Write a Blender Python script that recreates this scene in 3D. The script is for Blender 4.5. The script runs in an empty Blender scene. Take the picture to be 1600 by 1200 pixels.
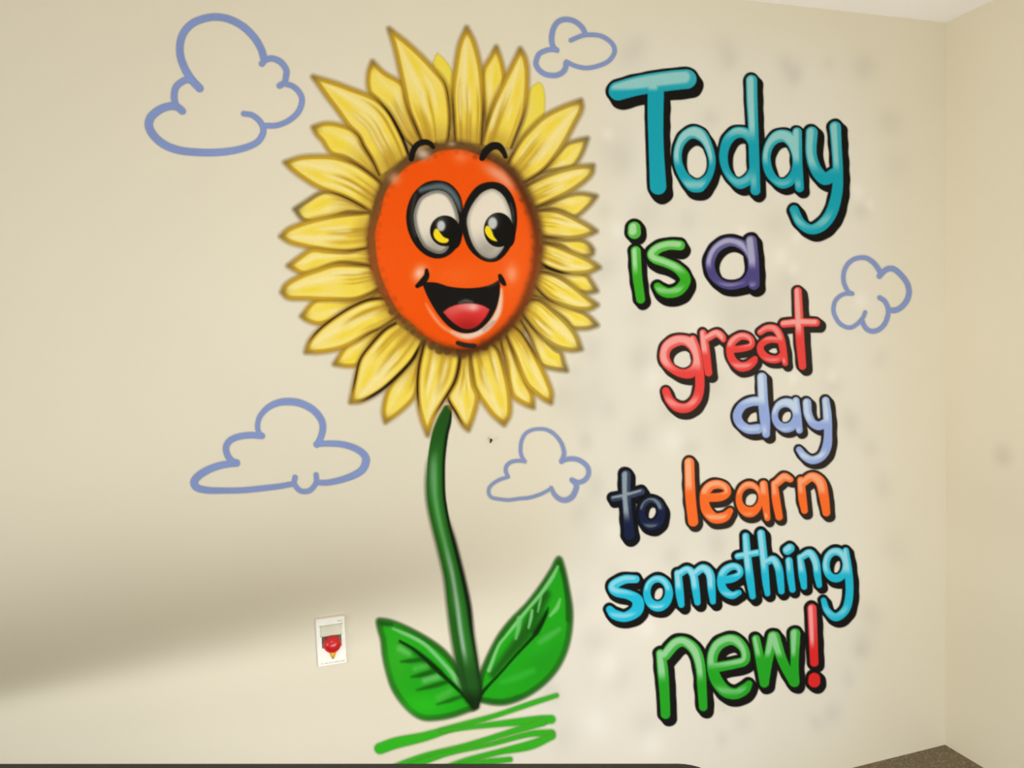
import bpy, bmesh, math, random
import numpy as np
from mathutils import Vector, Matrix

# ------------------------------------------------------------------ camera
FPX, CAM = 1185.018, np.array([-2.29035, -2.12551, 1.57349])
YAW, PITCH, ROLL = 0.302179, -0.065538, -0.036122
ROOM_H = 2.6
scene = bpy.context.scene
col = scene.collection

def cam_axes():
    cy, sy, cp, sp = math.cos(YAW), math.sin(YAW), math.cos(PITCH), math.sin(PITCH)
    f = np.array([sy * cp, cy * cp, sp]); r0 = np.array([cy, -sy, 0.0]); u0 = np.cross(r0, f)
    c, s = math.cos(ROLL), math.sin(ROLL)
    return c * r0 + s * u0, -s * r0 + c * u0, f
CR, CU, CF = cam_axes()
cd = bpy.data.cameras.new('camera')
cd.sensor_fit = 'HORIZONTAL'; cd.sensor_width = 36.0; cd.lens = FPX * 36.0 / 1600.0
cd.clip_start = 0.02
cam = bpy.data.objects.new('camera', cd); col.objects.link(cam)
cam.matrix_world = Matrix(((CR[0], CU[0], -CF[0], CAM[0]), (CR[1], CU[1], -CF[1], CAM[1]),
                           (CR[2], CU[2], -CF[2], CAM[2]), (0, 0, 0, 1)))
scene.camera = cam

# ------------------------------------------------------------------ light
world = bpy.data.worlds.new('daylight'); scene.world = world; world.use_nodes = True
bg = world.node_tree.nodes['Background']
bg.inputs[0].default_value = (1.0, 0.985, 0.945, 1); bg.inputs[1].default_value = 0.66
def area(name, loc, target, sx, sy, power, color, spread=180):
    l = bpy.data.lights.new(name, 'AREA'); l.shape = 'RECTANGLE'; l.size = sx; l.size_y = sy
    l.energy = power; l.color = color; l.spread = math.radians(spread)
    o = bpy.data.objects.new(name, l); col.objects.link(o); o.location = loc
    o.rotation_euler = (Vector(target) - Vector(loc)).to_track_quat('-Z', 'Y').to_euler()
    return o
# added fill lamps standing in for unseen openings behind and beside the viewer; the low ones shine under and over the black table,
# whose top throws the soft dark band on the lower left of the wall
area('high_fill', (-2.5, -2.85, 2.1), (-2.5, 0, 1.8), 1.2, 0.7, 9.0, (1, 0.99, 0.96))  # added lamp that lifts the upper wall, no window known there
area('side_fill', (-4.5, -2.0, 0.7), (0, -0.5, 1.4), 1.6, 1.0, 10.5, (1, 1, 1), 75)  # added narrow-beam lamp to brighten the right wall and ceiling
area('corner_fill', (-0.6, -2.95, 0.6), (-1.0, 0, 2.0), 1.0, 0.8, 13.0, (1, 1, 1))  # invented low lamp filling the right side and the ceiling
area('low_fill', (-2.1, -1.95, 0.28), (-2.3, 0, 0.5), 1.6, 0.24, 14.0, (0.96, 1, 1.1))  # lamp added near the floor to brighten the bottom of the wall
area('rear_low_fill', (-1.4, -2.75, 0.36), (-2.1, 0, 0.5), 1.5, 0.3, 21.0, (0.96, 1, 1.1))  # second added low lamp further back, no door known there
vs = scene.view_settings
vs.view_transform = 'Standard'; vs.look = 'None'; vs.gamma = 1.0; vs.use_curve_mapping = False
vs.exposure = 0.0
scene.cycles.transparent_max_bounces = 32

# ------------------------------------------------------------------ helpers
def lin(c):
    c = np.asarray(c, float) / 255.0
    return np.where(c <= 0.04045, c / 12.92, ((c + 0.055) / 1.055) ** 2.4)
def lin4(c): return tuple(lin(c)) + (1.0,)

def wall_pt(x, y):
    """photo pixel -> (x, z) on the painted wall, which is the plane y = 0"""
    x = np.asarray(x, float); y = np.asarray(y, float)
    d = CF + ((x - 800) / FPX)[..., None] * CR - ((y - 600) / FPX)[..., None] * CU
    t = -CAM[1] / d[..., 1]
    return CAM[0] + t * d[..., 0], CAM[2] + t * d[..., 2]
def plane_pt(x, y, z):
    d = CF + (x - 800) / FPX * CR - (y - 600) / FPX * CU
    t = (z - CAM[2]) / d[2]
    return CAM + t * d

def tag(o, label=None, cat=None, group=None, kind=None):
    if label: o['label'] = label
    if cat: o['category'] = cat
    if group: o['group'] = group
    if kind: o['kind'] = kind
    return o
def empty(name, loc, label, cat, group=None):
    o = bpy.data.objects.new(name, None); col.objects.link(o); o.location = loc
    o.empty_display_size = 0.05
    return tag(o, label, cat, group)
def link_mesh(name, me, mat, parent=None):
    o = bpy.data.objects.new(name, me); col.objects.link(o); o.parent = parent
    if mat: me.materials.append(mat)
    return o
def bm_obj(name, bm, mat, parent=None, smooth=False):
    me = bpy.data.meshes.new(name); bm.to_mesh(me); bm.free()
    if smooth:
        for p in me.polygons: p.use_smooth = True
    return link_mesh(name, me, mat, parent)

def new_mat(name, rough=0.7, spec=0.3):
    m = bpy.data.materials.new(name); m.use_nodes = True
    b = m.node_tree.nodes['Principled BSDF']
    b.inputs['Roughness'].default_value = rough; b.inputs['Specular IOR Level'].default_value = spec
    return m, m.node_tree, b
def noise_color(nt, b, c1, c2, scale, detail=4, bump=0.0, bscale=None):
    tc = nt.nodes.new('ShaderNodeTexCoord')
    n = nt.nodes.new('ShaderNodeTexNoise'); n.inputs['Scale'].default_value = scale; n.inputs['Detail'].default_value = detail
    nt.links.new(tc.outputs['Object'], n.inputs['Vector'])
    r = nt.nodes.new('ShaderNodeValToRGB'); r.color_ramp.elements[0].color = lin4(c1); r.color_ramp.elements[1].color = lin4(c2)
    r.color_ramp.elements[0].position = 0.3; r.color_ramp.elements[1].position = 0.7
    nt.links.new(n.outputs['Fac'], r.inputs['Fac']); nt.links.new(r.outputs['Color'], b.inputs['Base Color'])
    if bump:
        n2 = nt.nodes.new('ShaderNodeTexNoise'); n2.inputs['Scale'].default_value = bscale or scale
        nt.links.new(tc.outputs['Object'], n2.inputs['Vector'])
        bp = nt.nodes.new('ShaderNodeBump'); bp.inputs['Strength'].default_value = bump; bp.inputs['Distance'].default_value = 0.002
        nt.links.new(n2.outputs['Fac'], bp.inputs['Height']); nt.links.new(bp.outputs['Normal'], b.inputs['Normal'])
    return tc, n, r
def plain(name, c, rough=0.5, spec=0.4, vary=0.06, scale=30):
    m, nt, b = new_mat(name, rough, spec)
    c = np.array(c, float)
    noise_color(nt, b, c * (1 - vary), np.minimum(c * (1 + vary), 255), scale)
    return m

# pigment material: colour and coverage of the spray paint come from the painted mesh itself
def paint_mat():
    m, nt, b = new_mat('spray_paint', 0.8, 0.02)
    at = nt.nodes.new('ShaderNodeAttribute'); at.attribute_name = 'pigment'
    tc = nt.nodes.new('ShaderNodeTexCoord')
    n = nt.nodes.new('ShaderNodeTexNoise'); n.inputs['Scale'].default_value = 120; n.inputs['Detail'].default_value = 3
    nt.links.new(tc.outputs['Object'], n.inputs['Vector'])
    mr = nt.nodes.new('ShaderNodeMapRange'); mr.inputs['To Min'].default_value = 0.87; mr.inputs['To Max'].default_value = 0.95
    nt.links.new(n.outputs['Fac'], mr.inputs['Value'])
    mx = nt.nodes.new('ShaderNodeVectorMath'); mx.operation = 'SCALE'
    nt.links.new(at.outputs['Color'], mx.inputs[0]); nt.links.new(mr.outputs['Result'], mx.inputs['Scale'])
    nt.links.new(mx.outputs['Vector'], b.inputs['Base Color']); nt.links.new(at.outputs['Alpha'], b.inputs['Alpha'])
    return m
PAINT = paint_mat()

# ------------------------------------------------------------------ brush geometry
def crom(pts, n=7, closed=False):
    P = np.array(pts, float); m = len(P)
    if m < 3 and not closed: 
        t = np.linspace(0, 1, n + 1)[:, None]; return P[0] * (1 - t) + P[-1] * t
    out = []
    for i in range(m if closed else m - 1):
        if closed: p0, p1, p2, p3 = P[(i - 1) % m], P[i], P[(i + 1) % m], P[(i + 2) % m]
        else:
            p1, p2 = P[i], P[i + 1]
            p0 = P[i - 1] if i else 2 * p1 - p2
            p3 = P[i + 2] if i + 2 < m else 2 * p2 - p1
        for k in range(n):
            t = k / n
            out.append(0.5 * (2 * p1 + (p2 - p0) * t + (2 * p0 - 5 * p1 + 4 * p2 - p3) * t * t + (3 * p1 - p0 - 3 * p2 + p3) * t ** 3))
    if not closed: out.append(P[-1])
    return np.array(out)

def seg_dist(Q, L, rad=None):
    """distance from points Q to polyline L, minus the radius along it"""
    a, b = L[:-1, :2], L[1:, :2]; best = np.full(len(Q), 1e9)
    for i in range(len(a)):
        d = b[i] - a[i]; q = Q - a[i]; dd = d @ d + 1e-9
        t = np.clip(q @ d / dd, 0, 1)
        e = np.hypot(q[:, 0] - t * d[0], q[:, 1] - t * d[1])
        if rad is not None: e = e - (rad[i] + t * (rad[i + 1] - rad[i]))
        np.minimum(best, e, out=best)
    return best
def stroke_sd(Q, S): return seg_dist(Q, S, S[:, 2])
def poly_sd(Q, P):
    C = np.vstack([P, P[:1]]); d = seg_dist(Q, C)
    ins = np.zeros(len(Q), bool); x, y = Q[:, 0], Q[:, 1]
    for i in range(len(P)):
        (x1, y1), (x2, y2) = C[i, :2], C[i + 1, :2]
        if y1 == y2: continue
        hit = ((y1 > y) != (y2 > y)) & (x < (x2 - x1) * (y - y1) / (y2 - y1) + x1)
        ins ^= hit
    return np.where(ins, -d, d)
def cov(sd, soft=1.8): 
    t = np.clip(0.5 - sd / (2 * soft), 0, 1); return t * t * (3 - 2 * t)
def blob(Q, cx, cy, rx, ry=None, ang=0.0):
    ry = ry or rx; c, s = math.cos(ang), math.sin(ang)
    dx, dy = Q[:, 0] - cx, Q[:, 1] - cy
    u = (dx * c + dy * s) / rx; v = (-dx * s + dy * c) / ry
    return np.exp(-(u * u + v * v))
def sst(a, b, x):
    t = np.clip((x - a) / (b - a), 0, 1); return t * t * (3 - 2 * t)

class Paint:
    """a patch of sprayed pigment on the wall"""
    def __init__(self, x0, y0, x1, y1, h=1.7):
        self.h = h
        self.nx = int((x1 - x0) / h) + 2; self.ny = int((y1 - y0) / h) + 2
        xs = x0 + np.arange(self.nx) * h; ys = y0 + np.arange(self.ny) * h
        X, Y = np.meshgrid(xs, ys); self.Q = np.stack([X.ravel(), Y.ravel()], 1)
        self.rgb = np.zeros((len(self.Q), 3)); self.a = np.zeros(len(self.Q))
    def over(self, c, color):
        c = np.clip(c, 0, 1); na = c + self.a * (1 - c); color = np.broadcast_to(np.asarray(color, float), self.rgb.shape)
        w = np.where(na > 1e-6, c / np.maximum(na, 1e-6), 1)[:, None]
        self.rgb = self.rgb * (1 - w) + color * w; self.a = na
    def atop(self, c, color):
        c = np.clip(c, 0, 1)[:, None]; self.rgb = self.rgb * (1 - c) + np.asarray(color, float) * c
    def build(self, name, parent, level, origin=(0, 0, 0), cut=0.05):
        A = self.a.reshape(self.ny, self.nx)
        keep = np.maximum.reduce([A[:-1, :-1], A[1:, :-1], A[:-1, 1:], A[1:, 1:]]) > cut
        jj, ii = np.nonzero(keep); n = self.nx
        quads = np.stack([jj * n + ii, (jj + 1) * n + ii, (jj + 1) * n + ii + 1, jj * n + ii + 1], 1)
        used, inv = np.unique(quads, return_inverse=True); quads = inv.reshape(-1, 4)
        Q = self.Q[used]; wx, wz = wall_pt(Q[:, 0], Q[:, 1])
        V = np.stack([wx - origin[0], np.full(len(wx), -0.0001 * level) - origin[1], wz - origin[2]], 1)
        me = bpy.data.meshes.new(name)
        me.vertices.add(len(V)); me.vertices.foreach_set('co', V.astype(np.float32).ravel())
        me.loops.add(len(quads) * 4); me.loops.foreach_set('vertex_index', quads.astype(np.int32).ravel())
        me.polygons.add(len(quads)); me.polygons.foreach_set('loop_start', (np.arange(len(quads)) * 4).astype(np.int32))
        me.update(calc_edges=True)
        at = me.color_attributes.new('pigment', 'FLOAT_COLOR', 'POINT')
        at.data.foreach_set('color', np.concatenate([lin(self.rgb[used]), self.a[used][:, None]], 1).astype(np.float32).ravel())
        return link_mesh(name, me, PAINT, parent)
def bounds(arrs, m):
    A = np.vstack([a[:, :2] for a in arrs]); return A[:, 0].min() - m, A[:, 1].min() - m, A[:, 0].max() + m, A[:, 1].max() + m
def frame(ox, oy, s):
    """points read off an enlarged view of the photograph -> photo pixels (third number: brush radius)"""
    def f(*pts):
        return [tuple([ox + p[0] / s, oy + p[1] / s] + ([p[2] / s] if len(p) > 2 else [])) for p in pts]
    return f
def wall_origin(px, py, lift=0.0):
    x, z = wall_pt(np.array([px]), np.array([py])); return (float(x[0]), -lift, float(z[0]))

# ------------------------------------------------------------------ the room
XL, YB = -4.6, -2.9
def grid_wall(name, x0, x1, z0, z1, step, mat, paintfun):
    nx = int((x1 - x0) / step) + 1; nz = int((z1 - z0) / step) + 1
    X, Z = np.meshgrid(np.linspace(x0, x1, nx), np.linspace(z0, z1, nz))
    n = nx; V = np.stack([X.ravel(), np.zeros(X.size), Z.ravel()], 1)
    jj, ii = np.mgrid[0:nz - 1, 0:nx - 1]; jj = jj.ravel(); ii = ii.ravel()
    q = np.stack([jj * n + ii, jj * n + ii + 1, (jj + 1) * n + ii + 1, (jj + 1) * n + ii], 1)
    me = bpy.data.meshes.new(name); me.from_pydata(V.tolist(), [], q.tolist())
    at = me.color_attributes.new('wash', 'FLOAT_COLOR', 'POINT')
    c = lin(paintfun(V)); at.data.foreach_set('color', np.concatenate([c, np.ones((len(c), 1))], 1).astype(np.float32).ravel())
    return link_mesh(name, me, mat)

WALL_C = np.array([212, 204, 181.0])
def wall_material(name, attr):
    m, nt, b = new_mat(name, 0.75, 0.18)
    tc = nt.nodes.new('ShaderNodeTexCoord')
    n = nt.nodes.new('ShaderNodeTexNoise'); n.inputs['Scale'].default_value = 2.2; n.inputs['Detail'].default_value = 5
    nt.links.new(tc.outputs['Object'], n.inputs['Vector'])
    mr = nt.nodes.new('ShaderNodeMapRange'); mr.inputs['To Min'].default_value = 0.965; mr.inputs['To Max'].default_value = 1.035
    nt.links.new(n.outputs['Fac'], mr.inputs['Value'])
    sc = nt.nodes.new('ShaderNodeVectorMath'); sc.operation = 'SCALE'
    nt.links.new(mr.outputs['Result'], sc.inputs['Scale'])
    if attr:
        a = nt.nodes.new('ShaderNodeAttribute'); a.attribute_name = 'wash'; nt.links.new(a.outputs['Color'], sc.inputs[0])
    else:
        # a faint greyish handling mark at shoulder height
        base_c = lin((220, 211, 186)); d = CF + (1567 - 800) / FPX * CR - (712 - 600) / FPX * CU
        spot = CAM + d * (-CAM[0] / d[0])
        vd = nt.nodes.new('ShaderNodeVectorMath'); vd.operation = 'DISTANCE'; vd.inputs[1].default_value = tuple(spot)
        nt.links.new(tc.outputs['Object'], vd.inputs[0])
        ms = nt.nodes.new('ShaderNodeMapRange'); ms.interpolation_type = 'SMOOTHSTEP'; ms.inputs['From Max'].default_value = 0.06
        nt.links.new(vd.outputs['Value'], ms.inputs['Value'])
        mm = nt.nodes.new('ShaderNodeMix'); mm.data_type = 'RGBA'
        mm.inputs[6].default_value = tuple(base_c * 0.87) + (1,); mm.inputs[7].default_value = tuple(base_c) + (1,)
        nt.links.new(ms.outputs['Result'], mm.inputs[0]); nt.links.new(mm.outputs[2], sc.inputs[0])
    nt.links.new(sc.outputs['Vector'], b.inputs['Base Color'])
    n2 = nt.nodes.new('ShaderNodeTexNoise'); n2.inputs['Scale'].default_value = 260; n2.inputs['Detail'].default_value = 2
    nt.links.new(tc.outputs['Object'], n2.inputs['Vector'])
    bp = nt.nodes.new('ShaderNodeBump'); bp.inputs['Strength'].default_value = 0.12; bp.inputs['Distance'].default_value = 0.001
    nt.links.new(n2.outputs['Fac'], bp.inputs['Height']); nt.links.new(bp.outputs['Normal'], b.inputs['Normal'])
    return m

# touch-up wash and grey overspray smudges left around the lettering
SMUDGE = [(985,85,16),(1000,70,10),(1140,95,10),(1135,80,14),(1230,105,14),(1243,118,9),(1295,98,9),(1350,105,14),(1110,185,12),(960,235,22),
 (975,255,14),(1075,345,12),(1010,335,20),(945,330,10),(1215,350,16),(1390,190,14),(1400,260,16),(1345,330,10),(1200,480,26),(1150,495,30),(1230,440,16),
 (1000,560,14),(930,610,16),(905,640,20),(950,640,12),(915,690,10),(1110,600,14),(1140,680,18),(1300,600,12),(1330,660,12),(1000,680,14),(1080,700,10),
 (930,760,14),(1050,870,12),(905,800,16),(1120,850,14),(1360,700,10),(1400,860,16),(1360,960,12),(1350,1005,14),(1325,1060,9),(1300,1115,9),(1345,1015,10),
 (1160,1130,9),(1128,1155,9),(1275,1130,10),(1010,1130,16),(970,1060,14),(930,1000,16),(905,940,12),(960,900,14),(1130,1100,10),(1380,760,14),(1000,490,14),(945,420,14),(1045,640,12),(925,545,12),
 (880,620,16),(900,580,10),(860,1080,14),(880,1150,16),(1375,560,12),(1290,560,10)]
DAB = [(1300,590,9),(1340,300,10),(1360,320,7),(1160,365,9),(1220,400,12),(950,210,9),(1245,370,7),(1240,420,8),(965,360,10),(1020,590,14),(1345,470,10),(1100,520,20),(1240,590,9),(1050,690,16),(960,830,20),(1100,900,16),(950,1040,18),(1180,1080,14),(930,1130,22),(1010,980,14),(1020,1160,18)]
def wash(V):
    # back to photo coordinates, so that the stains sit where the photograph shows them
    D = V - CAM; zc = D @ CF
    x = 800 + FPX * (D @ CR) / zc; y = 600 - FPX * (D @ CU) / zc
    Q = np.stack([x, y], 1)
    c = np.tile(WALL_C, (len(V), 1))
    rg = np.random.RandomState(4)
    patch = poly_sd(Q, crom([(955,60),(1180,50),(1330,90),(1390,260),(1400,520),(1385,800),(1370,1000),(1330,1150),(1150,1230),(880,1240),(760,1190),(860,900),(880,600),(930,300)], 6, True))
    w = 1 - sst(-70, 40, patch)
    c = c * (1 - 0.62 * w[:, None]) + np.array([214, 209, 196.0]) * 0.62 * w[:, None]
    for (px, py, r) in SMUDGE:
        k = blob(Q, px, py, r * rg.uniform(1.0, 1.5), r * rg.uniform(1.2, 2.0), rg.uniform(-0.5, 0.5)) * rg.uniform(0.14, 0.28)
        c = c * (1 - k[:, None]) + np.array([172, 167, 154.0]) * k[:, None]
    for (px, py, r) in DAB:
        k = blob(Q, px, py, r, r * 1.3, rg.uniform(-0.6, 0.6)) * 0.4
        c = c * (1 - k[:, None]) + np.array([232, 227, 214.0]) * k[:, None]
    return c
wm = grid_wall('wall_back', XL, 0.0, 0.0, ROOM_H, 0.0125, wall_material('wall_paint_cream', True), wash)
tag(wm, kind='structure')

def slab(name, lo, hi, mat, kind='structure'):
    bm = bmesh.new(); bmesh.ops.create_cube(bm, size=1.0)
    lo, hi = Vector(lo), Vector(hi)
    for v in bm.verts: v.co = Vector([lo[i] + (v.co[i] + 0.5) * (hi[i] - lo[i]) for i in range(3)])
    o = bm_obj(name, bm, mat); tag(o, kind=kind); return o

rwm = wall_material('wall_paint_side', False)
slab('wall_right', (0, YB, 0), (0.12, 0.12, ROOM_H), rwm)
cm, cnt, cb = new_mat('ceiling_paint', 0.8, 0.15); noise_color(cnt, cb, (240, 236, 228), (246, 242, 236), 3.0, 4, 0.08, 200)
slab('ceiling', (XL, YB, ROOM_H), (0.12, 0.12, ROOM_H + 0.1), cm)

# speckled floor
fm, fnt, fb = new_mat('floor_terrazzo', 0.55, 0.35)
tc, n1, ramp = noise_color(fnt, fb, (106, 94, 72), (136, 122, 96), 60, 6)
vo = fnt.nodes.new('ShaderNodeTexVoronoi'); vo.inputs['Scale'].default_value = 95
fnt.links.new(tc.outputs['Object'], vo.inputs['Vector'])
cr = fnt.nodes.new('ShaderNodeValToRGB'); cr.color_ramp.elements[0].color = lin4((176, 162, 130)); cr.color_ramp.elements[1].color = lin4((98, 87, 68))
cr.color_ramp.elements[0].position = 0.10; cr.color_ramp.elements[1].position = 0.42
fnt.links.new(vo.outputs['Distance'], cr.inputs['Fac'])
mixn = fnt.nodes.new('ShaderNodeMix'); mixn.data_type = 'RGBA'; mixn.inputs[0].default_value = 0.5
fnt.links.new(ramp.outputs['Color'], mixn.inputs[6]); fnt.links.new(cr.outputs['Color'], mixn.inputs[7])
fnt.links.new(mixn.outputs[2], fb.inputs['Base Color'])
slab('floor', (XL, YB, -0.1), (0.12, 0.12, 0.0), fm)

# ------------------------------------------------------------------ dark table along the bottom of the picture
def table():
    TZ = 0.71
    A = plane_pt(0, 1193.5, TZ); B = plane_pt(1000, 1193.2, TZ)
    ex = (B - A) / np.linalg.norm(B - A); ey = np.array([ex[1], -ex[0], 0.0])     # towards the viewer
    end = plane_pt(1118, 1201, TZ); L1 = (end - A) @ ex; L0 = -0.55; W = 0.62
    org = A + ex * ((L0 + L1) / 2) + ey * (W / 2)
    t = empty('black_table', (org[0], org[1], 0.0), 'black table with a rounded corner along the bottom edge of the picture', 'table')
    t.rotation_euler = (0, 0, math.atan2(ex[1], ex[0]))
    hl, hw = (L1 - L0) / 2, W / 2
    mat, nt_, b_ = new_mat('black_laminate', 0.42, 0.45); noise_color(nt_, b_, (30, 28, 26), (42, 39, 36), 40)
    edge = plain('table_edge', (38, 32, 27), 0.5, 0.3); leg = plain('table_leg_metal', (45, 44, 43), 0.4, 0.5)
    def rr(hx, hy, r, n=8):
        out = []
        for cx, cy, a0 in ((hx - r, hy - r, 0), (-hx + r, hy - r, 90), (-hx + r, -hy + r, 180), (hx - r, -hy + r, 270)):
            for k in range(n + 1):
                a = math.radians(a0 + 90 * k / n); out.append((cx + r * math.cos(a), cy + r * math.sin(a)))
        return out
    def plate(name, hx, hy, r, z0, z1, m):
        bm = bmesh.new(); ring = rr(hx, hy, r)
        lo = [bm.verts.new((x, y, z0)) for x, y in ring]; hi = [bm.verts.new((x, y, z1)) for x, y in ring]
        bm.faces.new(hi); bm.faces.new(lo[::-1]); n = len(ring)
        for i in range(n): bm.faces.new([lo[i], lo[(i + 1) % n], hi[(i + 1) % n], hi[i]])
        return bm_obj(name, bm, m, t)
    plate('table_top', hl, hw, 0.07, TZ - 0.006, TZ, mat)
    plate('edge_band', hl - 0.002, hw - 0.002, 0.068, TZ - 0.05, TZ - 0.006, edge)  # unseen band, made deeper to widen the table's shadow on the wall
    for sx in (-1, 1):
        for sy in (-1, 1):
            bm = bmesh.new(); bmesh.ops.create_cone(bm, cap_ends=True, segments=16, radius1=0.016, radius2=0.022, depth=TZ - 0.05)
            bmesh.ops.translate(bm, verts=bm.verts, vec=(sx * (hl - 0.09), sy * (hw - 0.08), (TZ - 0.05) / 2))
            bm_obj('leg', bm, leg, t, True)
table()

# ------------------------------------------------------------------ painted clouds
CLOUD_C = (136, 154, 202)
def cloud(frm, strokes, rs, label, alpha, level):
    S = []
    for pts, r in zip(strokes, rs):
        r = r if isinstance(r, (list, tuple)) else (r, r, r)
        n = len(pts); rr_ = np.interp(np.linspace(0, 1, n), np.linspace(0, 1, len(r)), r)
        S.append(crom(frm(*[(p[0], p[1], q) for p, q in zip(pts, rr_)])))
    P = Paint(*bounds(S, 10), h=1.5)
    sd = np.minimum.reduce([stroke_sd(P.Q, s) for s in S])
    wob = 0.06 * np.sin(P.Q[:, 0] / 17.0) * np.cos(P.Q[:, 1] / 13.0)
    P.over(cov(sd - 0.4, 2.2) * (alpha + wob), CLOUD_C)
    P.atop(cov(sd + 2.5, 2.5) * 0.35, (126, 147, 200))
    x0, y0, x1, y1 = bounds(S, 0); o = wall_origin((x0 + x1) / 2, (y0 + y1) / 2)
    e = P.build('cloud_painting', None, level, o, 0.06); e.location = o
    tag(e, label, 'painted cloud', 'blue cloud outlines painted on the wall')
k = frame(210, 10, 4.8)
cloud(k, [[(490,615),(430,550),(380,470),(345,370),(345,270),(375,190),(440,125),(530,90),(620,80),(720,100),(820,155),(900,235),(950,320),(972,395)],
 [(957,430),(985,400),(1040,392),(1100,420),(1138,475),(1138,520),(1125,570),(1090,595)],
 [(1125,580),(1190,600),(1240,650),(1257,710),(1230,790),(1160,855),(1070,892),(980,895)],
 [(820,805),(880,815),(930,850),(962,900),(965,950),(930,1010),(860,1050),(750,1080),(620,1095),(480,1095),(340,1080),(230,1040),(150,975),(110,900),(125,830),(190,775),(260,750),(320,755),(360,785)],
 [(310,745),(298,680),(310,610),(350,570),(400,550),(450,570),(485,615)]],
 [(26,25,24),20,18,(17,20,25,29,24),22], 'largest blue cloud outline at the upper left above the open wall', 0.93, 2)
k = frame(820, 20, 10)
cloud(k, [[(500,585),(450,545),(422,460),(422,360),(450,240),(510,150),(590,110),(680,105),(780,135),(870,200),(920,270),(940,330)],
 [(720,430),(820,385),(930,350),(1060,345),(1180,360),(1290,415),(1370,490),(1403,570),(1390,650),(1330,735),(1240,795),(1110,840),(980,862),(860,850),(750,815),(650,765)],
 [(645,790),(640,850),(600,920),(520,970),(420,980),(320,960),(230,900),(180,820),(178,750),(220,650),(300,600),(400,575),(490,580)]],
 [(34,36,32),28,(36,34,32)], 'small blue cloud outline between the sunflower petals and the word Today', 0.93, 2)
k = frame(1290, 390, 8.573)
cloud(k, [[(355,590),(300,560),(250,460),(238,370),(255,270),(310,180),(390,125),(480,108),(560,120),(640,175),(700,250),(740,320)],
 [(722,355),(780,290),(850,255),(920,265),(1000,330),(1080,430),(1115,530),(1110,620),(1070,710),(1000,780),(930,812),(860,812)],
 [(725,645),(790,690),(835,780),(835,870),(800,980),(730,1060),(640,1095),(560,1070),(510,1010),(490,950)],
 [(530,840),(500,910),(430,990),(350,1040),(280,1040),(190,990),(130,900),(105,810),(120,710),(170,640),(250,595),(340,590)]],
 [(24,24,32),32,27,22], 'four-lobed blue cloud outline right of the letter t in great', 0.92, 2)
k = frame(280, 610, 5)
cloud(k, [[(640,350),(615,310),(615,250),(640,190),(700,130),(780,95),(870,88),(960,105),(1050,155),(1110,230),(1122,300),(1105,370),(1075,425)],
 [(645,355),(560,350),(470,360),(400,390),(367,440),(375,500),(410,550),(450,565)],
 [(450,570),(350,580),(250,610),(160,660),(117,715),(140,760),(220,780),(340,783),(500,780),(650,765),(780,750),(890,730)],
 [(905,680),(900,730),(940,780),(985,790),(1030,775),(1070,720),(1070,660)],
 [(1070,420),(1180,415),(1290,425),(1390,460),(1450,510),(1458,560),(1430,620),(1360,665),(1260,700),(1160,720),(1090,720)]],
 [(15,18,26,24,20),22,(22,28,20,18),17,(18,27,18)], 'wide flat blue cloud outline left of the green stem', 0.92, 2)
k = frame(740, 650, 8)
cloud(k, [[(640,570),(600,500),(587,420),(600,310),(650,220),(730,175),(820,162),(910,172),(1000,220),(1080,310),(1120,400),(1130,480),(1100,570)],
 [(640,565),(540,560),(460,580),(410,630),(402,690),(430,760)],
 [(420,765),(330,795),(250,840),(195,900),(190,970),(230,1020),(330,1040),(440,1050),(560,1035),(700,1020),(830,980),(930,930),(970,900)],
 [(970,900),(1010,980),(1080,1040),(1160,1050),(1230,1010),(1270,940),(1285,860),(1230,800)],
 [(1230,800),(1310,830),(1390,800),(1435,730),(1430,650),(1380,590),(1300,545),(1200,535),(1100,560)]],
 [(20,18,26),20,18,(22,34,28),27], 'faint blue cloud outline right of the stem beside the word to', 0.78, 2)

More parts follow.
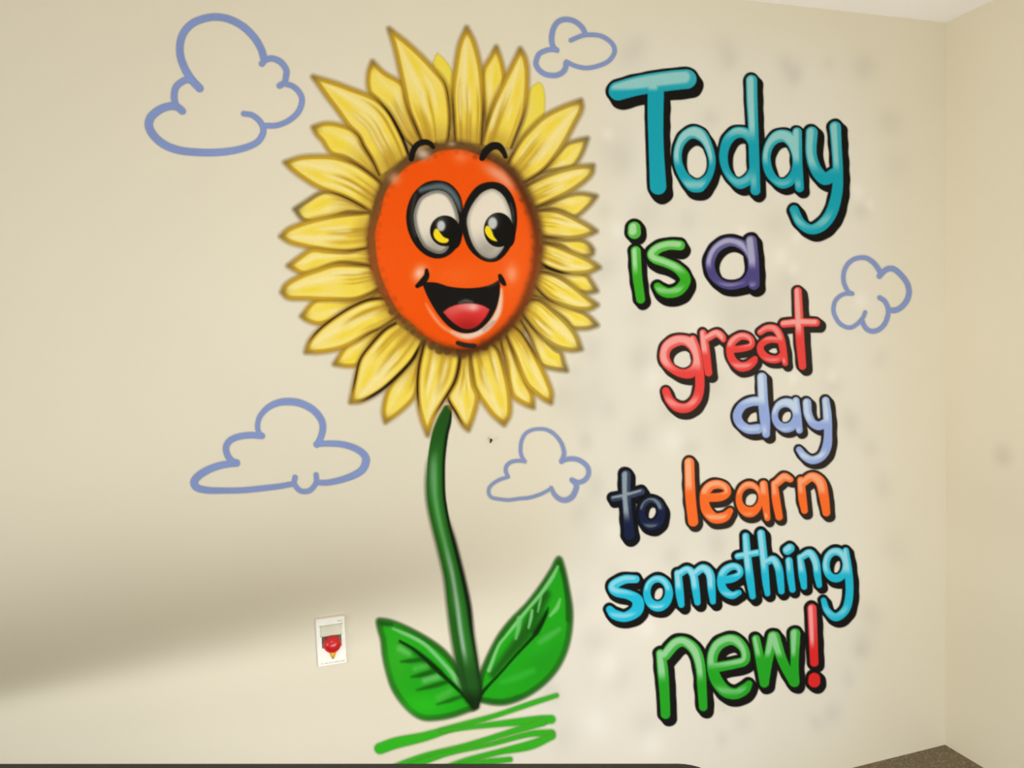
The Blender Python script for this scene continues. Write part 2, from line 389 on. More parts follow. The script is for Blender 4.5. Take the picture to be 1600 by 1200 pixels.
# ------------------------------------------------------------------ painted lettering
def letter(word, org, idx, name, frm, strokes, base, light, ow, shift, black, hl=(0.55, 0.8), bottom=0.0, label=None):
    """strokes: brush lines with radius, or ('ring', outer outline, inner outline)"""
    S, RG = [], []
    for st in strokes:
        if st[0] == 'ring': RG.append((crom(frm(*st[1]), 5, True), crom(frm(*st[2]), 5, True)))
        elif st[0] == 'o': S.append(np.vstack([crom(frm(*st[1:]), 6, True), crom(frm(*st[1:]), 6, True)[:1]]))
        else: S.append(crom(frm(*st), 6))
    fr = max([a[:, 2].max() for a in S]) if S else 7.0
    x0, y0, x1, y1 = bounds(S + [a for a, b in RG], (fr if S else 0) + ow + 5)
    def shape(Q, tight=0.0):
        sd = np.full(len(Q), 1e9)
        for a in S: sd = np.minimum(sd, stroke_sd(Q, a))
        for a, b in RG: sd = np.minimum(sd, np.maximum(poly_sd(Q, a), -poly_sd(Q, b) + tight))
        return sd
    # black outline with its dropped shadow
    P = Paint(x0, y0, x1 + shift[0], y1 + shift[1], h=1.4)
    sd = np.minimum.reduce([shape(P.Q - np.array(shift) * t, 0.35 * ow) for t in np.linspace(0, 1, 5)])
    wobble = 0.5 * np.sin(P.Q[:, 0] * 0.19 + idx) * np.sin(P.Q[:, 1] * 0.23)
    P.over(cov(sd - ow + wobble, 1.1), black)
    lo = P.build('letter', word, 14 + idx * 0.3, org, 0.06)
    if label: lo['label'] = label
    # coloured fill with chalky lights
    F = Paint(x0, y0, x1, y1, h=1.25)
    sd = shape(F.Q)
    F.over(cov(sd - 0.3, 1.0), base)
    xx, yy = F.Q[:, 0], F.Q[:, 1]; allp = S + [a for a, b in RG]
    pad = fr * 0.7 if S else 0
    ya = min(a[:, 1].min() for a in allp) - pad; yb = max(a[:, 1].max() for a in allp) + pad
    t = (yy - ya) / (yb - ya)
    sl = shape(F.Q + np.array([0.30, 0.22]) * fr)            # light falls towards the upper left of each stroke
    core = sst(0.12, 0.55, np.clip(-sl / fr, 0, 1)) * sst(0.06, 0.3, -sd / fr)
    F.atop((1 - sst(hl[0] * 0.3, hl[0] * 1.15, t)) * hl[1] * 0.38, light)
    F.atop((1 - sst(hl[0] * 0.75, hl[0] * 1.05, t)) * core * min(hl[1] * 1.25, 1), np.array(light) * 0.8 + 46)
    if bottom:
        bt = np.exp(-((t - 0.885) / 0.07) ** 2) * core * bottom * 1.2
        F.atop(bt, np.array(light) * 0.8 + 44)
    F.build('letter_fill', lo, 26 + idx * 0.3, org, 0.06)
    return lo

BLK = (27, 25, 22)
def word(name, px, label, group='painted words of the wall message'):
    o = wall_origin(*px)
    return empty(name, o, label, 'lettering', group), o
NAME = 'painted_word'
GRP = 'painted words of the wall message'

# Today
T_, L_ = (27, 156, 172), (128, 192, 188)
w, o = word(NAME, (1135, 235), 'large teal painted word Today at the top of the message')
A = frame(930, 90, 5); B = frame(1100, 100, 4.2875)
letter(w, o, 0, 'T', A, [[(176,263,72),(300,228,73),(430,203,75),(600,180,76),(712,170,74)], [(470,230,62),(468,450,60),(473,700,57),(488,1008,62)]], T_, L_, 4.6, (7, 10.5), BLK, (0.16, 0.75))
letter(w, o, 1, 'o', A, [['ring',[(760,540),(850,572),(905,670),(935,800),(915,920),(850,1030),(790,1053),(720,1030),(650,930),(612,820),(615,710),(665,595)],[(770,632),(830,670),(870,750),(885,830),(865,910),(810,952),(760,945),(705,890),(672,800),(680,710),(720,650)]]], T_, L_, 4.2, (6, 9), BLK, (0.6, 0.8), 0.7)
letter(w, o, 2, 'd', B, [[(315,112,36),(318,250,35),(325,400,33),(333,640,33),(341,848,31)], ['ring',[(220,424),(300,440),(345,520),(350,650),(330,780),(270,828),(220,832),(160,780),(115,700),(100,610),(120,510),(165,450)],[(240,493),(285,520),(308,600),(306,680),(280,740),(230,768),(185,735),(158,670),(158,590),(190,520)]]], T_, L_, 4.2, (6, 7), BLK, (0.55, 0.8), 0.5)
letter(w, o, 3, 'a', B, [['ring',[(520,442),(590,465),(640,540),(640,700),(600,800),(530,834),(470,810),(410,740),(388,640),(405,540),(455,465)],[(525,522),(565,560),(590,640),(580,720),(535,770),(485,755),(450,690),(442,610),(470,545)]], [(620,458,30),(622,640,31),(636,830,28)]], T_, L_, 4.2, (6, 6), BLK, (0.6, 0.75), 0.5)
letter(w, o, 4, 'y', B, [[(718,460,38),(714,600,35),(745,705,37),(805,770,40),(872,735,38)], [(875,424,37),(884,560,33),(893,720,33),(887,860,35),(850,995,38),(785,1080,38),(710,1108,31),(640,1062,31),(600,978,29)]], T_, L_, 4.6, (7, 7), BLK, (0.45, 0.7), 0.6)

# is
w, o = word(NAME, (1030, 410), 'green painted word is below the T of Today')
Cf = frame(960, 330, 6.4)
G_, GL = (58, 164, 36), (146, 208, 134)
letter(w, o, 0, 'i', Cf, [[(195,168,60),(195,212,64)], [(210,400,47),(224,640,46),(258,880,42)]], G_, GL, 5.2, (4.5, 5), BLK, (0.65, 0.8))
letter(w, o, 1, 's', Cf, [[(652,343,47),(550,338,46),(440,368,48),(376,428,50),(405,478,45),(500,512,44),(615,565,46),(690,640,50),(703,705,50),(640,790,52),(540,818,48),(465,790,48),(428,752,36)]], G_, GL, 5.2, (4.5, 9), BLK, (0.6, 0.7), 0.6)
# a
w, o = word(NAME, (1145, 413), 'single purple painted letter a right of the word is')
letter(w, o, 0, 'a', Cf, [['ring',[(1140,262),(1260,285),(1330,340),(1370,500),(1340,720),(1260,765),(1160,783),(1060,760),(960,680),(910,560),(915,470),(960,370),(1040,295)],[(1160,348),(1260,385),(1318,460),(1336,560),(1290,665),(1190,708),(1080,690),(1012,610),(997,510),(1050,400)]], [(1362,298,54),(1385,520,54),(1390,730,55)]], (78, 70, 124), (152, 150, 182), 5.4, (5, 6), BLK, (0.6, 0.75), 0.5)

# great
RD, RL = (224, 70, 64), (240, 152, 142)
BK2 = (48, 42, 35)
w, o = word(NAME, (1150, 555), 'coral red painted word great in the middle of the message')
D = frame(1010, 440, 5.4536)
letter(w, o, 0, 'g', D, [['ring',[(290,455),(390,480),(450,560),(450,720),(400,810),(320,822),(230,790),(140,720),(108,640),(130,540),(200,475)],[(300,540),(360,575),(392,650),(375,720),(310,748),(235,715),(192,640),(215,575)]], [(392,490,30),(424,600,36),(446,750,38),(450,900,38),(420,1005,40),(350,1070,40),(268,1070,40),(198,1015,36),(162,932,31)]], RD, RL, 3.8, (5, 7), BK2, (0.5, 0.7), 0.6)
letter(w, o, 1, 'r', D, [[(478,437,28),(497,570,35),(525,776,30)], [(515,480,30),(590,440,32),(638,468,30),(652,496,20)]], RD, RL, 3.8, (6, 7), BK2, (0.55, 0.7))
letter(w, o, 2, 'e', D, [[(735,580,26),(830,566,27),(888,545,24),(892,500,22),(850,468,28),(790,468,30),(728,515,34),(707,585,30),(728,665,32),(790,722,38),(855,718,38),(905,680,32),(922,655,20)]], RD, RL, 3.8, (4, 6), BK2, (0.4, 0.6), 0.6)
letter(w, o, 3, 'a', D, [[(965,432,24),(1020,398,28),(1090,402,30),(1132,460,30),(1157,560,30),(1178,695,23)], [(1130,500,24),(1040,494,28),(972,540,26),(975,602,30),(1030,652,32),(1110,662,30),(1152,625,24)]], RD, RL, 3.8, (5, 5), BK2, (0.4, 0.5), 0.6)
letter(w, o, 4, 't', D, [[(1285,80,31),(1295,300,35),(1305,500,35),(1325,720,30)], [(1166,360,31),(1300,348,33),(1440,350,32)]], RD, RL, 4.0, (7, 6), BK2, (0.6, 0.7))

# day
w, o = word(NAME, (1225, 655), 'pale blue painted word day under the word great')
E_ = frame(1120, 570, 7.06); DB, DL = (146, 166, 214), (186, 206, 222)
letter(w, o, 0, 'd', E_, [[(492,138,50),(505,400,52),(525,600,54),(538,762,40)], [(470,400,48),(380,405,48),(280,450,45),(222,550,46),(250,645,46),(340,708,48),(450,705,52)]], DB, DL, 4.0, (6, 6), BK2, (0.5, 0.9), 0.6)
letter(w, o, 1, 'a', E_, [['ring',[(740,372),(840,390),(900,480),(900,640),(850,715),(750,745),(660,700),(610,620),(605,520),(650,420)],[(834,556),(817,610),(775,643),(724,643),(682,610),(666,556),(682,501),(724,468),(775,468),(817,501)]], [(868,392,34),(885,550,38),(905,722,34)]], DB, DL, 3.8, (5, 5), BK2, (0.5, 0.7), 0.6)
letter(w, o, 2, 'y', E_, [[(988,416,44),(1000,540,44),(1050,640,42),(1125,672,46),(1195,635,44)], [(1195,392,38),(1213,560,45),(1221,750,42),(1208,900,48),(1150,1008,44),(1050,1050,42),(962,1008,40),(902,935,32)]], DB, DL, 4.0, (5, 5), BK2, (0.4, 0.7), 0.8)

# to
w, o = word(NAME, (995, 790), 'dark navy painted word to left of the orange word learn')
Ff = frame(930, 700, 4.1026); NV, NL = (29, 36, 62), (118, 136, 144)
NB = (24, 25, 28)
letter(w, o, 0, 't', Ff, [[(194,172,30),(195,300,28),(205,430,30),(217,555,34)], [(115,322,20),(200,305,22),(295,278,20)]], NV, NL, 5.4, (3, 5), NB, (0.75, 0.85))
letter(w, o, 1, 'o', Ff, [['ring',[(448,420),(431,482),(388,520),(335,520),(292,482),(276,420),(292,357),(335,319),(388,319),(431,357)],[(400,406),(391,440),(370,461),(345,461),(324,440),(316,406),(324,371),(345,350),(370,350),(391,371)]]], NV, NL, 5.0, (3, 5), NB, (0.4, 0.55), 0.5)

# learn
w, o = word(NAME, (1185, 775), 'orange painted word learn right of the navy word to')
OR, OL = (240, 108, 44), (244, 172, 128)
letter(w, o, 0, 'l', Ff, [[(600,92,30),(607,300,32),(625,470,31)]], OR, OL, 4.0, (4.5, 5), BK2, (0.5, 0.6))
letter(w, o, 1, 'e', Ff, [[(720,318,26),(800,312,26),(842,288,22),(835,252,22),(790,232,26),(740,240,28),(705,280,30),(697,340,28),(714,402,32),(762,448,32),(825,440,30),(862,402,18)]], OR, OL, 4.0, (4, 6), BK2, (0.35, 0.55), 0.6)
letter(w, o, 2, 'a', Ff, [['ring',[(1071,328),(1054,395),(1011,437),(958,437),(915,395),(899,328),(915,260),(958,218),(1011,218),(1054,260)],[(1044,318),(1033,354),(1006,376),(973,376),(946,354),(936,318),(946,281),(973,259),(1006,259),(1033,281)]], [(1076,232,24),(1086,330,25),(1100,448,18)]], OR, OL, 4.0, (4, 6), BK2, (0.4, 0.5), 0.6)
letter(w, o, 3, 'r', Ff, [[(1145,228,20),(1156,330,25),(1176,440,22)], [(1162,222,24),(1208,186,26),(1248,200,18)]], OR, OL, 4.0, (4, 5), BK2, (0.5, 0.5))
letter(w, o, 4, 'n', Ff, [[(1315,206,22),(1325,320,25),(1338,400,20)], [(1328,222,24),(1385,184,28),(1440,218,32),(1463,310,30),(1478,412,24)]], OR, OL, 4.0, (5, 6), BK2, (0.5, 0.5))

# something
w, o = word(NAME, (1140, 915), 'long cyan painted word something above the green word new')
Gf = frame(930, 820, 3.8095); CY, CL = (36, 178, 205), (138, 208, 222)
letter(w, o, 0, 's', Gf, [[(238,322,22),(170,324,25),(106,360,27),(122,396,27),(200,416,27),(250,450,32),(244,508,34),(180,546,28),(115,533,28),(84,502,20)]], CY, CL, 5.0, (4, 6), BLK, (0.45, 0.6), 0.6)
letter(w, o, 1, 'o', Gf, [['ring',[(459,407),(442,469),(398,508),(345,508),(301,469),(285,407),(301,344),(345,305),(398,305),(442,344)],[(415,398),(406,432),(383,453),(356,453),(333,432),(325,398),(333,363),(356,342),(383,342),(406,363)]]], CY, CL, 5.0, (4, 6), BLK, (0.45, 0.6), 0.7)
letter(w, o, 2, 'm', Gf, [[(490,288,21),(500,400,23),(510,474,17)], [(498,290,21),(545,264,20),(580,295,22),(595,380,22),(606,460,17)], [(588,292,20),(638,257,23),(680,292,24),(690,380,22),(698,455,16)]], CY, CL, 5.0, (6, 6), BLK, (0.6, 0.7))
letter(w, o, 3, 'e', Gf, [[(748,330,20),(812,318,22),(858,292,17),(852,256,18),(812,246,20),(764,276,23),(746,330,22),(762,388,24),(810,418,21),(852,402,15)]], CY, CL, 5.0, (4, 6), BLK, (0.4, 0.6), 0.6)
letter(w, o, 4, 't', Gf, [[(893,66,19),(904,200,22),(920,330,22),(934,424,17)], [(846,186,18),(910,174,18),(965,164,18)]], CY, CL, 5.0, (6, 6), BLK, (0.65, 0.7))
letter(w, o, 5, 'h', Gf, [[(984,50,22),(1000,200,22),(1012,330,20),(1022,408,15)], [(1005,228,18),(1058,206,22),(1089,260,22),(1100,340,20),(1105,394,17)]], CY, CL, 5.0, (5, 5), BLK, (0.65, 0.7))
letter(w, o, 6, 'i', Gf, [[(1140,150,26),(1156,138,26)], [(1150,212,20),(1160,310,20),(1171,384,17)]], CY, CL, 4.6, (4, 5), BLK, (0.6, 0.7))
letter(w, o, 7, 'n', Gf, [[(1216,192,17),(1230,290,22),(1240,368,16)], [(1226,190,18),(1275,167,22),(1309,220,22),(1320,300,20),(1330,358,15)]], CY, CL, 5.0, (5, 5), BLK, (0.6, 0.7))
letter(w, o, 8, 'g', Gf, [['ring',[(1510,238),(1494,298),(1454,335),(1405,335),(1365,298),(1350,238),(1365,177),(1405,140),(1454,140),(1494,177)],[(1470,238),(1462,272),(1442,293),(1417,293),(1397,272),(1390,238),(1397,203),(1417,182),(1442,182),(1462,203)]], [(1488,152,17),(1504,280,22),(1510,400,22),(1490,498,23),(1430,548,23),(1377,508,19),(1356,448,15)]], CY, CL, 5.0, (5, 6), BLK, (0.4, 0.7), 0.5)

# new!
w, o = word(NAME, (1155, 1040), 'green painted word new with a red exclamation mark at the bottom of the message')
Hf = frame(1000, 930, 5.3333); NG, NGL = (40, 158, 36), (130, 198, 130)
letter(w, o, 0, 'n', Hf, [[(168,485,36),(185,620,44),(200,800,40),(209,988,38)], [(205,500,42),(290,402,44),(372,387,40),(458,462,44),(500,600,40),(515,800,36),(523,928,33)]], NG, NGL, 5.4, (6, 7), BLK, (0.55, 0.75))
letter(w, o, 1, 'e', Hf, [[(620,600,40),(780,570,38),(868,540,38),(866,455,36),(805,382,42),(730,370,44),(640,420,45),(597,530,42),(622,680,47),(700,790,48),(790,818,44),(868,780,42),(905,735,26)]], NG, NGL, 5.4, (5, 7), BLK, (0.55, 0.7), 0.5)
letter(w, o, 2, 'w', Hf, [[(962,362,32),(998,540,36),(1032,728,37)], [(1032,728,36),(1066,520,38),(1106,345,46)], [(1116,345,44),(1190,560,38),(1278,718,40)], [(1288,318,42),(1284,560,32),(1285,722,38)]], NG, NGL, 5.4, (5, 6), BLK, (0.5, 0.7))
letter(w, o, 3, '!', Hf, [[(1428,108,36),(1438,340,35),(1448,558,33)], [(1448,692,46),(1448,716,48)]], (214, 44, 42), (238, 150, 150), 5.4, (5, 5), BLK, (0.55, 0.7), label='red exclamation mark')

# ------------------------------------------------------------------ painted sunflower
SO = wall_origin(710, 640)
flower = empty('sunflower_painting', SO, 'tall smiling sunflower with orange face painted on the wall', 'painted flower')

# scribbled ground below the leaves
Sf = frame(540, 1060, 4)
GO = wall_origin(730, 1150)
ground = empty('grass_painting', GO, 'bright green scribbled grass strokes under the sunflower leaves', 'painted grass')
for q, st in enumerate([[(1318,106,14),(1150,160,16),(950,228,15),(700,300,20),(500,362,28),(320,402,34),(215,438,34)],
        [(600,328,14),(800,302,15),(1000,280,20),(1200,262,28),(1285,256,26)],
        [(1230,272,26),(1000,345,18),(750,422,18),(500,492,26),(300,560,22),(160,620,20)],
        [(1285,345,26),(1150,348,18),(900,412,15),(650,464,16),(500,512,20),(330,575,18)],
        [(1290,362,20),(1150,418,28),(950,462,18),(750,515,18),(560,585,18)],
        [(1028,506,16),(850,526,20),(700,552,18),(560,600,16)]]):
    s = crom(Sf(*st)); P = Paint(*bounds([s], 14), h=1.6); sd = stroke_sd(P.Q, s)
    P.over(cov(sd - 1.0, 3.0) * 0.5, (110, 186, 60)); P.over(cov(sd + 0.8, 1.8), (56, 170, 34))
    P.atop(blob(P.Q, s[-1, 0], s[-1, 1], 60, 40) * 0.4, (44, 182, 30))
    P.build('grass_stroke', ground, 3 + q * 0.3, GO, 0.08)

# stem
ST = crom([(699, 640, 7), (694, 658, 11), (687.5, 680, 12.5), (682, 720, 13.5), (681.5, 765, 14), (684, 790, 14), (690, 820, 13.6), (700, 860, 13.6),
           (709.5, 900, 14.2), (717, 945, 16.5), (722, 985, 16.5), (731, 1040, 16), (738, 1078, 14), (743, 1102, 5)], 8)
P = Paint(*bounds([ST], 26), h=1.6)
sd = stroke_sd(P.Q, ST)
ctr = seg_dist(P.Q, ST)
left = np.vstack([ST[:, 0] - ST[:, 2], ST[:, 1]]).T; right = np.vstack([ST[:, 0] + ST[:, 2], ST[:, 1]]).T
dl, dr = seg_dist(P.Q, left), seg_dist(P.Q, right); v = dl / (dl + dr + 1e-6); yq = P.Q[:, 1]
halo = np.where(v < 0.5, cov(sd - 4, 4) * 0.6 * sst(700, 760, yq), cov(sd - 3.2, 3) * 0.65 * sst(800, 850, yq) * (1 - 0.4 * sst(960, 1000, yq)))
P.over(halo, (152, 138, 104))
P.over(cov(sd, 1.5), (44, 116, 36))
dark_top = 1 - sst(660, 760, yq)
P.atop(dark_top * 0.75, (34, 70, 26))
P.atop(np.exp(-((v - 0.02) / 0.16) ** 2) * 0.7, (34, 92, 22))
P.atop(np.exp(-((v - 0.3) / 0.16) ** 2) * (1 - sst(740, 790, yq)) * sst(700, 730, yq) * 0.7, (118, 140, 120))
P.atop(np.exp(-((v - 0.42) / 0.16) ** 2) * sst(690, 750, yq) * (1 - sst(870, 930, yq)) * 0.9, (98, 164, 96))
P.atop(np.exp(-((v - 0.42) / 0.12) ** 2) * sst(840, 900, yq) * (1 - sst(1010, 1050, yq)) * 0.95, (148, 176, 150))
P.atop(np.exp(-((v - 0.2) / 0.1) ** 2) * sst(930, 980, yq) * 0.6, (26, 66, 20))
P.atop(np.exp(-((v - 0.95) / 0.13) ** 2) * (0.9 - 0.25 * sst(960, 1020, yq)), (14, 22, 10))
P.atop(np.exp(-((v - 0.72) / 0.1) ** 2) * 0.35 * (1 - dark_top), (38, 100, 34))
P.atop(sst(1010, 1060, yq) * 0.6, (30, 66, 26))
P.atop(sst(1070, 1098, yq) * 0.7, (16, 28, 12))
P.build('stem', flower, 6.0, SO, 0.08)

def leaf(frm, out, mid, lights, darks, glow, level):
    Pg = crom(frm(*out), 5, True); P = Paint(*bounds([Pg], 12), h=1.6); sd = poly_sd(P.Q, Pg)
    P.over(cov(sd - 3.6, 3.2) * 0.75, (150, 136, 104))
    P.over(cov(sd, 1.5), (36, 160, 26))
    P.atop(sst(-8, -4.5, sd) * 0.95, (34, 102, 22))
    for (x, y, rx, ry, a, c, al) in glow:
        (gx, gy), = frm((x, y)); P.atop(blob(P.Q, gx, gy, rx, ry, a) * al, c)
    for st, c, al, soft in darks + lights:
        s = crom(frm(*st)); P.atop(cov(stroke_sd(P.Q, s), soft * 0.75) * min(1, al * 1.25), c)
    o = P.build('leaf', flower, level, SO, 0.08)
    s = crom(frm(*mid)); M = Paint(*bounds([s], 6), h=1.4); sdm = stroke_sd(M.Q, s)
    M.over(cov(sdm, 2.2) * 0.9, (18, 48, 14)); M.build('midrib', o, level + 0.4, SO, 0.08)
kl = frame(570, 930, 6)
LG = (118, 188, 116); DG = (26, 92, 20)
leaf(kl, [(125,240),(180,235),(260,252),(400,310),(560,395),(700,490),(800,590),(870,690),(940,810),(1000,920),(1045,1040),(940,1090),(800,1135),(650,1158),(540,1152),(440,1095),(340,990),(260,860),(210,700),(180,560),(165,420),(140,330)],
     [(330,430,8),(450,500,10),(560,590,16),(660,680,20),(760,775,18),(860,870,14),(940,950,14),(1025,1035,20)],
     [([(265,315,10),(350,350,16),(450,395,18),(560,460,18),(640,535,18),(720,620,18),(800,710,20),(860,790,26),(915,850,28)], LG, 0.8, 3),
      ([(330,500,30),(410,545,24)], (104, 182, 96), 0.6, 6), ([(470,690,20),(580,660,22)], (100, 176, 92), 0.5, 6), ([(560,800,24),(680,765,26)], (112, 180, 108), 0.65, 6), ([(690,960,28),(800,900,30)], (78, 176, 66), 0.6, 7)],
     [([(330,440,14),(430,500,24),(560,600,36),(700,720,34)], (30, 110, 22), 0.7, 5),
      ([(540,600,20),(430,615,20),(340,622,8)], DG, 0.8, 4), ([(640,715,26),(540,745,24),(440,765,8)], DG, 0.8, 4), ([(760,815,20),(640,850,22),(490,888,8)], DG, 0.75, 4), ([(900,950,18),(800,985,18),(680,1022,8)], DG, 0.7, 4),
      ([(150,260,14),(180,270,18),(250,275,14)], (38, 84, 28), 0.8, 4)],
     [(300, 600, 22, 50, 0, (58, 166, 36), 0.6), (560, 1030, 40, 18, 0, (44, 184, 28), 0.8), (240, 330, 14, 10, 0, (44, 168, 30), 0.6)], 5.0)
kr = frame(720, 860, 4.8)
leaf(kr, [(735,58),(680,150),(600,272),(500,402),(380,525),(290,640),(215,780),(155,920),(125,1050),(130,1112),(200,1138),(300,1148),(400,1128),(520,1072),(640,980),(730,870),(790,740),(820,600),(826,450),(802,290),(770,140)],
     [(125,1105,14),(210,1010,9),(300,915,7),(400,800,7),(480,715,8),(560,625,12),(620,520,10),(656,430,4)],
     [([(727,122,9),(680,210,15),(600,325,14),(510,430,12),(420,540,13),(340,640,10),(280,720,11),(210,900,14)], (122, 194, 116), 0.8, 2.5),
      ([(605,340,5),(590,400,10),(578,460,6)], (110, 186, 106), 0.7, 2), ([(535,450,10),(525,510,12),(508,580,8)], (116, 190, 112), 0.75, 2), ([(440,510,20),(430,590,16),(412,660,10)], (112, 186, 108), 0.7, 3),
      ([(745,365,8),(720,430,16),(670,490,10)], (112, 190, 104), 0.75, 2.5), ([(740,590,14),(650,650,22),(590,690,14)], (76, 170, 72), 0.7, 6), ([(540,900,20),(420,950,26),(310,990,16)], (52, 172, 48), 0.7, 7)],
     [([(640,330,30),(560,470,46),(470,640,46),(350,790,34),(240,930,24)], (30, 92, 22), 0.85, 9), ([(735,90,12),(775,200,14),(800,350,18),(805,520,18)], (30, 88, 24), 0.75, 4),
      ([(640,470,14),(560,610,24)], (20, 56, 16), 0.7, 6), ([(180,1120,14),(320,1130,16),(440,1095,14)], (30, 100, 24), 0.6, 5)],
     [(640, 800, 26, 50, 0.7, (34, 140, 28), 0.6), (720, 260, 10, 20, 0, (36, 158, 32), 0.6), (600, 720, 26, 12, -0.6, (38, 166, 32), 0.6)], 5.4)

